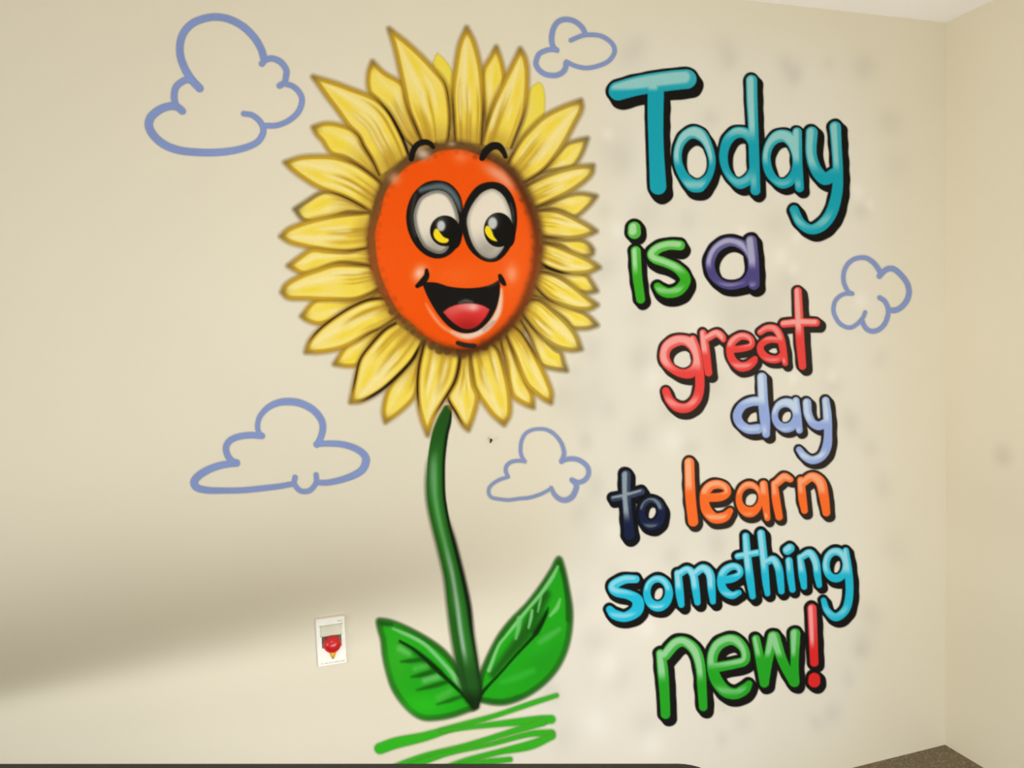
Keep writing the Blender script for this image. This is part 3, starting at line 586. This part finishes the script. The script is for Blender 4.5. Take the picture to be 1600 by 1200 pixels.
# petals: (back row?, left edge base->tip, right edge base->tip, look)
p1, p2, p3, p4 = frame(430, 30, 6.1538), frame(690, 30, 6.1538), frame(430, 215, 6.1538), frame(690, 215, 6.1538)
p5, p6, p7, p8 = frame(430, 400, 6.1538), frame(690, 400, 6.1538), frame(530, 500, 6.1538), frame(690, 500, 6.1538)
GOLD, OLIVE = (196, 156, 44), (164, 140, 74)
PETALS = [
 # back row
 (1, p1, [(1640,1100),(1600,700),(1520,480),(1530,380),(1558,325)], [(1700,1100),(1715,800),(1715,600),(1690,480),(1625,385),(1558,325)], dict(plain=1)),
 (1, p2, [(690,1250),(800,950),(830,720),(880,640),(935,605)], [(760,1200),(960,960),(992,850),(990,720),(970,640),(935,605)], dict(plain=1)),
 (1, p2, [(440,1180),(415,950),(395,700),(400,500),(470,370),(525,270)], [(480,1180),(560,850),(600,600),(590,480),(565,380),(525,270)], dict(dl=.5)),
 (1, p1, [(1330,1230),(1200,1100),(1000,800),(905,690),(895,530),(935,410)], [(1420,1200),(1330,1000),(1260,780),(1225,630),(1050,520),(935,410)], dict(dl=.4)),
 (1, p1, [(1000,1540),(850,1440),(680,1330),(540,1288),(455,1170),(400,1110),(365,1040)], [(1060,1470),(960,1380),(870,1230),(790,1090),(620,1020),(480,1005),(365,1040)], dict(dl=.5, dr=.5)),
 (1, p3, [(910,740),(700,720),(560,770),(400,810),(270,790),(190,690)], [(910,690),(750,600),(560,520),(430,535),(300,615),(190,690)], dict(dl=.45, out=(150,126,70))),
 (1, p5, [(1000,330),(800,500),(600,600),(430,650),(310,620),(255,580)], [(900,350),(700,400),(450,410),(350,460),(255,580)], dict()),
 (1, p5, [(1100,650),(960,800),(860,960),(790,1045),(680,1058),(570,1040)], [(1050,640),(850,760),(710,830),(650,910),(570,1040)], dict()),
 (1, p7, [(830,200),(780,500),(750,660),(690,780),(560,900),(445,980)], [(700,330),(600,480),(520,590),(455,720),(425,880),(445,980)], dict(dr=.4)),
 (1, p6, [(760,620),(850,780),(905,930),(960,1045),(1080,1085),(1200,1100)], [(800,600),(960,760),(1080,890),(1145,930),(1170,1010),(1200,1100)], dict(out=OLIVE)),
 (1, p6, [(860,420),(1000,500),(1180,610),(1255,690),(1400,695),(1495,665)], [(880,380),(1100,440),(1330,530),(1420,585),(1495,665)], dict(out=OLIVE)),
 (1, p6, [(920,150),(1100,200),(1250,320),(1400,352),(1490,335)], [(930,110),(1150,140),(1370,175),(1440,250),(1490,335)], dict(out=OLIVE)),
 (1, p4, [(930,990),(1150,1040),(1250,1120),(1340,1145),(1440,1125),(1455,1080)], [(930,960),(1150,980),(1330,985),(1410,1020),(1455,1080)], dict(out=OLIVE)),
 (1, p4, [(880,700),(1050,690),(1160,720),(1280,762),(1410,660),(1485,565)], [(880,680),(1020,640),(1150,575),(1300,540),(1400,545),(1485,565)], dict(out=OLIVE, cream=.8)),
 (1, p4, [(780,440),(960,340),(1180,300),(1270,270),(1350,150),(1400,10)], [(800,400),(1000,260),(1110,150),(1200,65),(1300,30),(1400,10)], dict(out=OLIVE)),
 # front row
 (0, p1, [(1000,1500),(930,1350),(850,1220),(800,1120),(700,1020),(600,880),(480,720),(365,555)], [(1290,1320),(1240,1180),(1170,1030),(1080,880),(950,760),(750,680),(560,610),(365,555)], dict(dl=.5, dr=.55, kr=1)),
 (0, p3, [(930,720),(800,640),(640,560),(440,490),(300,410),(170,315),(95,240)], [(1030,450),(900,340),(760,250),(600,195),(450,180),(250,190),(95,240)], dict(dl=.55, dr=.5)),
 (0, p3, [(900,1080),(720,1100),(550,1095),(350,1060),(150,1010),(55,950)], [(900,720),(650,740),(450,775),(280,820),(130,880),(55,950)], dict(dl=.35, dr=.3)),
 (0, p5, [(990,130),(850,85),(650,65),(520,95),(400,150),(270,172),(125,95)], [(900,-80),(700,-45),(500,-50),(350,-60),(230,15),(125,95)], dict(dl=.6)),
 (0, p5, [(1030,290),(900,370),(750,420),(500,420),(300,412),(130,405),(65,350)], [(960,110),(880,90),(600,80),(420,130),(250,190),(110,270),(65,350)], dict(dl=.3)),
 (0, p5, [(1180,580),(1020,690),(900,745),(720,850),(580,900),(420,925),(295,925)], [(1080,400),(900,420),(750,480),(600,570),(430,700),(330,820),(295,925)], dict(dl=.5, dr=.95)),
 (0, p7, [(800,220),(700,390),(560,540),(400,680),(230,775),(110,790)], [(540,30),(430,100),(300,240),(200,380),(150,580),(110,790)], dict(dl=.95, dr=.95, kl=.8)),
 (0, p8, [(570,200),(585,290),(625,460),(650,620),(690,735),(790,805),(880,840)], [(640,180),(720,360),(800,560),(870,720),(880,840)], dict()),
 (0, p8, [(620,150),(700,340),(760,500),(820,620),(890,690),(980,760),(1050,795)], [(690,60),(760,120),(830,220),(920,380),(990,520),(1055,690),(1050,795)], dict(dr=.5)),
 (0, p8, [(265,290),(270,400),(285,500),(310,640),(380,760),(490,910),(600,1005)], [(500,240),(550,310),(605,480),(650,700),(655,900),(600,1005)], dict(dl=.3, kl=1, dr=.3)),
 (0, p7, [(1150,290),(1155,400),(1110,590),(1040,730),(1120,890),(1190,1010),(1240,1055)], [(1255,290),(1265,450),(1290,620),(1330,745),(1290,920),(1240,1055)], dict(dl=.97, dr=.2)),
 (0, p7, [(820,200),(760,480),(755,750),(790,940),(850,1105)], [(1150,290),(1155,400),(1110,590),(1000,780),(910,930),(850,1105)], dict(dl=.75, dr=.8)),
 (0, p6, [(770,550),(820,620),(900,720),(1000,810),(1120,880),(1250,908),(1340,895)], [(830,420),(950,430),(1080,530),(1200,640),(1290,760),(1340,895)], dict(dl=.5, dr=.3, out=(176,148,60), cream=.8)),
 (0, p6, [(890,280),(970,370),(1050,430),(1180,480),(1300,512),(1420,512),(1495,470)], [(920,150),(1040,165),(1150,210),(1280,300),(1400,400),(1495,470)], dict(dl=.5, out=(176,148,60), cream=.8)),
 (0, p6, [(940,70),(1060,130),(1200,168),(1400,162),(1515,110)], [(920,-140),(1100,-100),(1250,-38),(1380,20),(1450,60),(1515,110)], dict(dl=.6, kl=1, out=(176,148,60), cream=.8)),
 (0, p4, [(910,940),(1100,965),(1250,970),(1400,940),(1485,900)], [(910,700),(1100,700),(1260,765),(1400,840),(1485,900)], dict(dl=.5, out=(170,144,66), cream=.8)),
 (0, p4, [(860,690),(1030,620),(1200,540),(1350,440),(1440,350),(1455,270)], [(780,480),(960,385),(1130,320),(1300,280),(1455,270)], dict(dl=.4, out=(176,148,60), cream=.8)),
 (0, p2, [(760,1590),(960,1468),(1080,1338),(1180,1190),(1270,1020),(1345,870),(1338,782)], [(620,1420),(700,1260),(770,1150),(850,1060),(980,940),(1150,850),(1338,782)], dict(dl=.45, out=(184,150,56))),
 (0, p2, [(380,1200),(450,950),(510,790),(600,600),(690,420),(755,288)], [(670,1240),(780,950),(815,750),(825,520),(800,370),(755,288)], dict(dr=.5, dl=.35)),
 (0, p1, [(1420,1200),(1350,1030),(1280,860),(1240,680),(1200,500),(1150,280),(1095,95)], [(1650,1230),(1680,1000),(1670,800),(1630,620),(1530,490),(1400,350),(1250,215),(1095,95)], dict(dl=.4, dr=.55)),
 (0, p2, [(130,1180),(112,900),(105,700),(130,480),(170,250),(240,85)], [(380,1200),(400,900),(395,700),(370,450),(310,220),(240,85)], dict(dl=.5, dr=.45)),
]
e1, e2 = frame(570, 210, 5.7143), frame(570, 370, 5.7143)
disc = crom(e1((740,140),(850,138),(960,165),(1090,220),(1230,300),(1340,420),(1420,570),(1480,720),(1515,870),(1527,1000)) +
            e2((1520,130),(1500,300),(1460,430),(1410,570),(1340,700),(1240,820),(1120,920),(1000,985),(870,1008),(740,985),(610,930),(500,850),(410,765),(320,690),(240,570),(190,460),(140,330),(110,200),(96,70)) +
            e1((92,900),(108,800),(145,680),(170,560),(225,450),(310,350),(410,270),(560,210),(640,160)), 4, True)
P = Paint(*bounds([disc], 44), h=2.4); sd = poly_sd(P.Q, disc)
P.over(cov(sd - 26, 12), (196, 158, 58)); P.atop(cov(sd - 14, 8) * 0.6, (150, 112, 48))
P.build('petal_ground', flower, 6.6, SO, 0.3)
rgp = np.random.RandomState(11)
for q, (back, frm, Lp, Rp, o) in enumerate(PETALS):
    L = crom(frm(*Lp), 5); Rr = crom(frm(*Rp), 5)
    poly = np.vstack([L, Rr[::-1][1:]])
    P = Paint(*bounds([poly], 12), h=1.6)
    sd = poly_sd(P.Q, poly); dl, dr = seg_dist(P.Q, L), seg_dist(P.Q, Rr)
    tip = L[-1]; base = (L[0] + Rr[0]) / 2
    db = np.hypot(*(P.Q - base).T); dt = np.hypot(*(P.Q - tip).T)
    ln = np.hypot(*(tip - base)); u = db / (db + dt); v = dl / (dl + dr + 1e-6)
    line = o.get('out', GOLD); cream = o.get('cream', 0.55)
    if o.get('plain'):
        P.over(cov(sd, 3.0) * 0.95, (236, 216, 74)); P.atop(blob(P.Q, *(0.4 * base + 0.6 * tip), 9, 20) * 0.5, (234, 214, 122))
        P.build('petal', flower, 7 + q * 0.12, SO, 0.08); continue
    line = np.array(line, float)
    P.over(cov(sd - 4.2, 4.4) * 0.6, line * 0.66 + np.array([62, 56, 46.0]))
    P.over(cov(sd - 0.5, 1.8), (234, 208, 80))
    inner = sst(-2.0, -9.0, sd) if False else sst(2.0, 9.0, -sd)
    # pale flanks, saturated heart
    P.atop(inner * sst(0.28, 0.6, u) * (0.55 + 0.35 * cream), (238, 219, 146))
    v0 = rgp.choice([0.36, 0.62]); wv = rgp.uniform(0.14, 0.2); uc = rgp.uniform(0.5, 0.7)
    P.atop(np.exp(-((v - v0) / wv) ** 2) * np.exp(-((u - uc) / 0.2) ** 2) * 0.85, (234, 206, 58))
    P.atop(np.exp(-((v - (1 - v0)) / 0.09) ** 2) * sst(0.25, 0.45, u) * 0.5 * inner, (240, 226, 168))
    # veins fanning out from the disc
    for kx in range(5 if not back else 3):
        vv = rgp.uniform(0.15, 0.85); ww = rgp.uniform(0.03, 0.07); ue = rgp.uniform(0.38, 0.66)
        P.atop(np.exp(-((v - vv) / ww) ** 2) * (1 - sst(ue * 0.55, ue, u)) * rgp.uniform(0.5, 0.85), (186, 148, 42))
    for kx in range(3):
        vv = rgp.uniform(0.12, 0.88); ww = rgp.uniform(0.03, 0.06); ua = rgp.uniform(0.12, 0.3); ue = rgp.uniform(0.42, 0.62)
        P.atop(np.exp(-((v - vv) / ww) ** 2) * sst(ua - 0.08, ua + 0.05, u) * (1 - sst(ue - 0.1, ue + 0.05, u)) * 0.75, (236, 220, 158))
    P.atop((1 - sst(0.04, 0.24, u)) * 0.55, (168, 128, 46))
    if back:
        P.atop((1 - sst(0.2, 0.62, u)) * 0.45, (178, 140, 50)); P.atop(sst(0.5, 0.7, u) * 0.3, (236, 208, 50))
    # gold contour, browner towards the disc
    lw = 4.4 if not back else 3.8
    lcol = line * 0.96
    for d, key in ((dl, 'l'), (dr, 'r')):
        P.atop(cov(d - lw, 1.5) * 0.95, lcol)
        P.atop(cov(d - lw * 0.8, 2.0) * (1 - sst(0.2, 0.6, u)) * 0.6, (124, 92, 40))
        ext = o.get('d' + key, 0.34); kk = o.get('k' + key, 0)
        fade = 1 - sst(max(ext - 0.22, 0.05), ext + 0.03, u)
        P.atop(cov(d - (0.9 + 1.3 * kk + (0.9 if ext > 0.7 else 0)), 1.1) * fade * 0.97, (56, 34, 18) if not kk else (28, 20, 15))
    P.atop(np.exp(-(dt / 10.0) ** 2) * 0.75, line * 0.6 + np.array([26, 22, 16.0]))
    P.build('petal', flower, 7 + q * 0.12 + (1.2 if max(o.get('dl', 0), o.get('dr', 0)) > 0.7 else 0), SO, 0.09)

# seed disc that is the face
P = Paint(*bounds([disc], 26), h=1.7); sd = poly_sd(P.Q, disc)
cx, cy = 713, 391
ang = np.arctan2(P.Q[:, 1] - cy, P.Q[:, 0] - cx)
rightness = sst(-0.25, 0.5, np.cos(ang - 0.2)); lower = sst(0.2, 0.8, np.sin(ang))
P.over(np.exp(-((sd - 6) / 8.0) ** 2) * 0.85 * (sd > -3) * (1 - 0.5 * lower), (112, 82, 44))
rgd = np.random.RandomState(5)
n = len(disc)
for i in range(0, n, 2):                       # dabbed seeds round the rim
    p = disc[i]; d = p - np.array([cx, cy]); d /= np.hypot(*d)
    lf = 1 - sst(-0.2, 0.4, d[0])
    c = p + d * rgd.uniform(3, 9) * (0.4 + 0.6 * lf)
    P.over(cov(np.hypot(P.Q[:, 0] - c[0], P.Q[:, 1] - c[1]) - rgd.uniform(4, 7.5), 2.2) * rgd.uniform(0.3, 0.75), (98, 68, 36) if lf > 0.3 else (84, 48, 26))
P.over(cov(sd, 1.8), (231, 82, 14))
for i in range(0, n, 3):
    p = disc[i]; d = p - np.array([cx, cy]); d /= np.hypot(*d)
    lf = 1 - sst(-0.2, 0.4, d[0])
    c = p - d * rgd.uniform(-2, 5)
    P.over(cov(np.hypot(P.Q[:, 0] - c[0], P.Q[:, 1] - c[1]) - rgd.uniform(3, 5.5), 2.0) * rgd.uniform(0.25, 0.6) * (sd < 8), (182, 66, 22) if lf > 0.4 else (110, 50, 24))
P.over(np.exp(-((sd - 1.0) / 6.5) ** 2) * (0.35 + 0.5 * rightness) * np.clip(rightness + lower * 0.5, 0, 1), (82, 42, 20))
P.atop(blob(P.Q, 600, 420, 60, 90) * 0.3, (238, 92, 28)); P.atop(blob(P.Q, 800, 420, 50, 80) * 0.45, (238, 104, 44))
P.atop(blob(P.Q, 712, 432, 40, 22) * 0.45, (236, 108, 44))
for (x, y, rx, ry, a, c, al) in ((e1((1170,350))[0][0], e1((1170,350))[0][1], 22, 9, 0.6, (226, 156, 128), 0.75), (e1((1260,420))[0][0], e1((1260,420))[0][1], 20, 7, 0.9, (228, 170, 146), 0.55),
        (720, 246, 12, 9, 0, (238, 130, 88), 0.6), (e1((265,395))[0][0], e1((265,395))[0][1], 9, 9, 0, (206, 150, 120), 0.75), (e1((520,175))[0][0], e1((520,175))[0][1], 11, 8, 0.4, (196, 176, 156), 0.9),
        (e2((490,325))[0][0], e2((490,325))[0][1], 9, 12, 0.5, (242, 196, 172), 0.85), (e2((1310,330))[0][0], e2((1310,330))[0][1], 9, 13, 0, (240, 156, 116), 0.8), (e1((775,85))[0][0], e1((775,85))[0][1], 6, 4, 0, (204, 180, 140), 0.6)):
    P.over(blob(P.Q, x, y, rx, ry, a) * al, c)
# pale lip round the open mouth
for st, c, al, soft in (([(1218,470,8),(1212,560,18),(1185,680,26),(1110,790,26),(1020,855,28),(930,885,30),(850,880,22),(780,850,12)], (222, 208, 190), 0.9, 3.5),
                        ([(545,600,6),(600,690,14),(680,790,14),(770,850,14),(850,890,14)], (238, 160, 124), 0.75, 3), ([(1150,760,10),(1060,830,12)], (140, 136, 124), 0.7, 4)):
    s = crom(e2(*st)); P.over(cov(stroke_sd(P.Q, s), soft) * al, c)
P.build('flower_face', flower, 13, SO, 0.08)

def flat(name, parent, level, polys=None, strokes=None, color=BLK, soft=1.3, shade=None, margin=6, h=1.4):
    G = (polys or []) + (strokes or [])
    P = Paint(*bounds(G, margin), h=h)
    sd = np.full(len(P.Q), 1e9)
    for g in polys or []: sd = np.minimum(sd, poly_sd(P.Q, g))
    for g in strokes or []: sd = np.minimum(sd, stroke_sd(P.Q, g))
    P.over(cov(sd, soft), color)
    if shade: shade(P, sd)
    return P.build(name, parent, level, SO, 0.08)
def ellipse(cx, cy, rx, ry, a=0.0, n=40):
    t = np.linspace(0, 2 * np.pi, n, endpoint=False); c, s = math.cos(a), math.sin(a)
    return np.stack([cx + rx * np.cos(t) * c - ry * np.sin(t) * s, cy + rx * np.cos(t) * s + ry * np.sin(t) * c], 1)

# eyes
def eye(out, white, pup, yel, hi, grey, level, mirror):
    def ring(P, sd):
        for st, c, al, soft in grey:
            P.atop(cov(stroke_sd(P.Q, crom(e1(*st))), soft) * al, c)
    o = flat('eye', flower, level, [crom(e1(*out), 5, True)], color=BLK, shade=ring)
    wp = crom(e1(*white), 5, True)
    def wshade(P, sd):
        (gx, gy), = e1((620 if mirror else 1090, 1040)); P.atop(blob(P.Q, gx, gy, 26, 22) * 0.85, (152, 144, 130))
        P.atop(cov(sd, 1) * sst(-7, -1, sd) * (0.75 if mirror else 0.3), (96, 94, 88))
    flat('eye_white', o, level + 0.4, [wp], color=(222, 212, 192), soft=1.6, shade=wshade)
    (px, py), = e1(pup[:2])
    pe = ellipse(px, py, pup[2] / 5.7143, pup[3] / 5.7143)
    (qx, qy), = e1((pup[0] + 62, pup[1] + 30)); pe2 = ellipse(qx, qy, 80 / 5.7143, 128 / 5.7143, -0.25)
    yp = crom(e1(*yel), 4, True); (hx, hy), = e1(hi[:2])
    def pshade(P, sd):
        P.atop(blob(P.Q, hx, hy - 4, hi[2] / 5.7 * 1.3, hi[3] / 5.7 * 1.3) * 0.5, (120, 126, 124))
        P.atop(cov(poly_sd(P.Q, ellipse(hx, hy + 1, hi[2] / 5.7143, hi[3] / 5.7143)), 2.2) * 0.9, (200, 205, 200))
        P.atop(cov(poly_sd(P.Q, yp), 1.2), (236, 210, 32))
    flat('pupil', o, level + 0.8, [pe, pe2], color=(24, 22, 19), shade=pshade)
eye([(640,413),(755,440),(840,530),(872,640),(882,780),(870,900),(810,1020),(730,1088),(640,1108),(540,1075),(450,990),(390,870),(370,740),(390,620),(440,520),(530,440)],
    [(650,505),(560,528),(490,580),(448,680),(442,770),(470,890),(530,1000),(610,1052),(680,1062),(735,1020),(790,900),(832,790),(820,690),(780,590),(725,527)],
    (715, 862, 133, 136), [(628,845),(612,885),(625,930),(670,965),(728,968),(748,938),(705,918),(672,880),(655,850)], (680, 812, 36, 46),
    [([(500,500,20),(560,480,22),(680,465,28),(770,515,26),(825,600,22),(850,680,8)], (98, 116, 120), 0.85, 4), ([(450,540,8),(430,640,10),(422,760,10),(450,900,8)], (84, 88, 84), 0.6, 5)], 16.0, True)
eye([(1120,426),(1230,450),(1310,540),(1350,660),(1356,800),(1330,930),(1270,1050),(1190,1125),(1100,1138),(1010,1100),(930,1020),(880,900),(868,780),(880,660),(930,550),(1010,460)],
    [(1120,492),(1035,535),(955,640),(915,750),(922,850),(960,970),(1020,1060),(1090,1102),(1155,1098),(1215,1040),(1290,900),(1306,785),(1290,670),(1240,560),(1180,505)],
    (1193, 853, 131, 153), [(1082,820),(1070,860),(1090,905),(1130,942),(1180,953),(1150,910),(1132,860),(1108,822)], (1140, 788, 40, 52),
    [([(1300,620,6),(1320,700,9),(1318,790,6)], (74, 82, 80), 0.7, 3), ([(1040,1080,8),(1110,1112,9),(1170,1095,6)], (90, 92, 86), 0.6, 4)], 16.2, False)
# eyebrows
flat('eyebrow', flower, 17.5, strokes=[crom(e1((415,220,22),(430,150,25),(470,92,25),(530,70,25),(580,82,22),(610,116,16)))])
flat('eyebrow', flower, 17.5, strokes=[crom(e1((1046,213,25),(1082,150,32),(1140,106,34),(1198,110,30),(1238,160,22),(1255,200,18)))])
# mouth
def mshade(P, sd):
    s = crom(e2((1080,445,8),(1140,425,14),(1190,405,8))); P.atop(cov(stroke_sd(P.Q, s), 3) * 0.35, (96, 92, 86))
    s = crom(e2((840,590,6),(900,572,14),(960,585,8))); P.atop(cov(stroke_sd(P.Q, s), 3) * 0.6, (120, 124, 118))
mouth = flat('mouth', flower, 16.8, [np.vstack([crom(e2((535,405),(640,412),(750,445),(880,460),(1010,455),(1120,430),(1200,385)), 5), crom(e2((1205,430),(1200,520),(1170,640),(1110,745),(1020,830),(930,860),(840,850),(750,800),(660,700),(590,590),(545,500),(518,430)), 5)])],
     [crom(e2((551,298,14),(550,350,24),(515,402,28),(468,440,18))), crom(e2((1206,350,17),(1222,388,24),(1246,424,15)))], shade=mshade)
def tshade(P, sd):
    g = lambda x, y: e2((x, y))[0]
    P.atop(blob(P.Q, *g(920, 800), 26, 10) * 0.8, (150, 34, 26)); P.atop(blob(P.Q, *g(930, 620), 26, 8) * 0.75, (226, 150, 142))
    P.atop(blob(P.Q, *g(975, 628), 8, 6) * 0.7, (232, 196, 184)); P.atop(blob(P.Q, *g(770, 660), 14, 10) * 0.5, (216, 110, 104)); P.atop(blob(P.Q, *g(1060, 660), 12, 12) * 0.5, (214, 60, 62))
flat('tongue', mouth, 17.4, [np.vstack([crom(e2((700,672),(760,630),(850,602),(950,596),(1050,615),(1112,650)), 5), crom(e2((1080,712),(1010,790),(940,822),(860,812),(770,750),(705,680)), 5)])], color=(202, 46, 42), shade=tshade)
flat('chin_mark', flower, 17.0, strokes=[crom(e2((830,948,18),(900,968,20),(978,974,18)))], color=(40, 38, 33))

# ------------------------------------------------------------------ call point on the wall
def call_point():
    o = empty('call_button', (-2.182, 0.0, 0.742), 'white wall call plate with a round red button left of the leaves', 'call button')
    white = plain('white_plastic', (232, 228, 214), 0.35, 0.45, 0.02); cream = plain('cream_plastic', (206, 203, 178), 0.4, 0.4, 0.02)
    dark = plain('recess_brown', (150, 134, 112), 0.6, 0.3, 0.1); red = plain('red_plastic', (196, 22, 26), 0.22, 0.5, 0.03)
    yel = plain('yellow_plastic', (232, 172, 20), 0.4, 0.4, 0.03); grey = plain('grey_tip', (120, 104, 96), 0.5, 0.4); ink = plain('printed_ink', (168, 140, 128), 0.7, 0.1)
    def box(name, cx, cz, w, h, y0, y1, m, parent=o, bev=0.0015):
        bm = bmesh.new(); bmesh.ops.create_cube(bm, size=1.0)
        for v in bm.verts: v.co = Vector((cx + v.co.x * w, -(y0 + (v.co.y + 0.5) * (y1 - y0)), cz + v.co.z * h))
        if bev: bmesh.ops.bevel(bm, geom=list(bm.edges), offset=bev, segments=2, affect='EDGES')
        bmesh.ops.recalc_face_normals(bm, faces=bm.faces)
        return bm_obj(name, bm, m, parent)
    # plate built as four bars round the opening, joined to one body
    bm = bmesh.new()
    W, H, T = 0.0395, 0.0675, 0.010
    hx0, hx1, hz0, hz1 = -0.0255, 0.0275, -0.016, 0.047
    def ring(y, inset): return [bm.verts.new(c) for c in ((-W + inset, -y, -H + inset), (W - inset, -y, -H + inset), (W - inset, -y, H - inset), (-W + inset, -y, H - inset))]
    r0, r1, r2 = ring(0.0, 0), ring(T - 0.002, 0), ring(T, 0.002)
    hole = [bm.verts.new((x, -T, z)) for x, z in ((hx0, hz0), (hx1, hz0), (hx1, hz1), (hx0, hz1))]
    deep = [bm.verts.new((x, -0.0025, z)) for x, z in ((hx0, hz0), (hx1, hz0), (hx1, hz1), (hx0, hz1))]
    for i in range(4):
        j = (i + 1) % 4
        for a, b in ((r0, r1), (r1, r2), (r2, hole), (hole, deep)): bm.faces.new([a[i], a[j], b[j], b[i]])
    bm.faces.new(r0[::-1]); bmesh.ops.recalc_face_normals(bm, faces=bm.faces)
    bm_obj('plate', bm, white, o)
    box('recess', 0.001, 0.0145, 0.0526, 0.0626, 0.0025, 0.0035, dark, bev=0)
    box('flip_cover', 0.001, 0.033, 0.058, 0.029, 0.006, 0.0128, cream)
    bm = bmesh.new(); bmesh.ops.create_uvsphere(bm, u_segments=40, v_segments=20, radius=0.0243)
    for v in bm.verts: v.co = Vector((v.co.x + 0.002, v.co.y * 0.72 - 0.017, v.co.z - 0.0050))
    btn = bm_obj('button', bm, red, o, True); btn['label'] = 'glossy red dome'
    bm = bmesh.new(); bmesh.ops.create_cone(bm, cap_ends=True, segments=24, radius1=0.0045, radius2=0.0112, depth=0.017)
    bmesh.ops.translate(bm, verts=bm.verts, vec=(0.002, -0.014, -0.0345)); bm_obj('funnel', bm, yel, o, True)['label'] = 'yellow cone under the button'
    bm = bmesh.new(); bmesh.ops.create_uvsphere(bm, u_segments=16, v_segments=10, radius=0.0034)
    bmesh.ops.translate(bm, verts=bm.verts, vec=(0.002, -0.013, -0.0448)); bm_obj('tip', bm, grey, o, True)
    rgi = random.Random(3)
    bm = bmesh.new(); x = -0.03
    def mark(x, z, w, h):
        vs_ = [bm.verts.new((x + a * w, -T - 0.0001, z + b * h)) for a, b in ((0, 0), (1, 0), (1, 1), (0, 1))]; bm.faces.new(vs_)
    while x < 0.033:
        w_ = rgi.uniform(0.0008, 0.0018); mark(x, -0.0605, w_, 0.0026); x += w_ + 0.0008 + (0.0022 if rgi.random() < 0.2 else 0)
    x = 0.019
    while x < 0.033: mark(x, 0.0545, 0.0012, 0.0026); x += 0.002
    tag(bm_obj('inscription', bm, ink, o), kind='stuff')
call_point()

# ------------------------------------------------------------------ nail in the wall by the stem
no = wall_origin(766, 689)
nl = empty('wall_nail', no, 'tiny dark bent nail in the wall under the sunflower petals', 'nail')
nm = plain('dark_iron', (38, 34, 26), 0.5, 0.4)
bm = bmesh.new(); bmesh.ops.create_cone(bm, cap_ends=True, segments=12, radius1=0.0022, radius2=0.0018, depth=0.016)
bmesh.ops.rotate(bm, verts=bm.verts, cent=(0, 0, 0), matrix=Matrix.Rotation(math.radians(62), 3, 'X'))
bmesh.ops.translate(bm, verts=bm.verts, vec=(0, -0.006, -0.001)); bm_obj('shank', bm, nm, nl, True)
bm = bmesh.new(); bmesh.ops.create_uvsphere(bm, u_segments=14, v_segments=8, radius=0.0042)
for v in bm.verts: v.co = Vector((v.co.x - 0.001, v.co.y * 0.5 - 0.0135, v.co.z * 1.2 + 0.004))
bm_obj('head', bm, nm, nl, True)
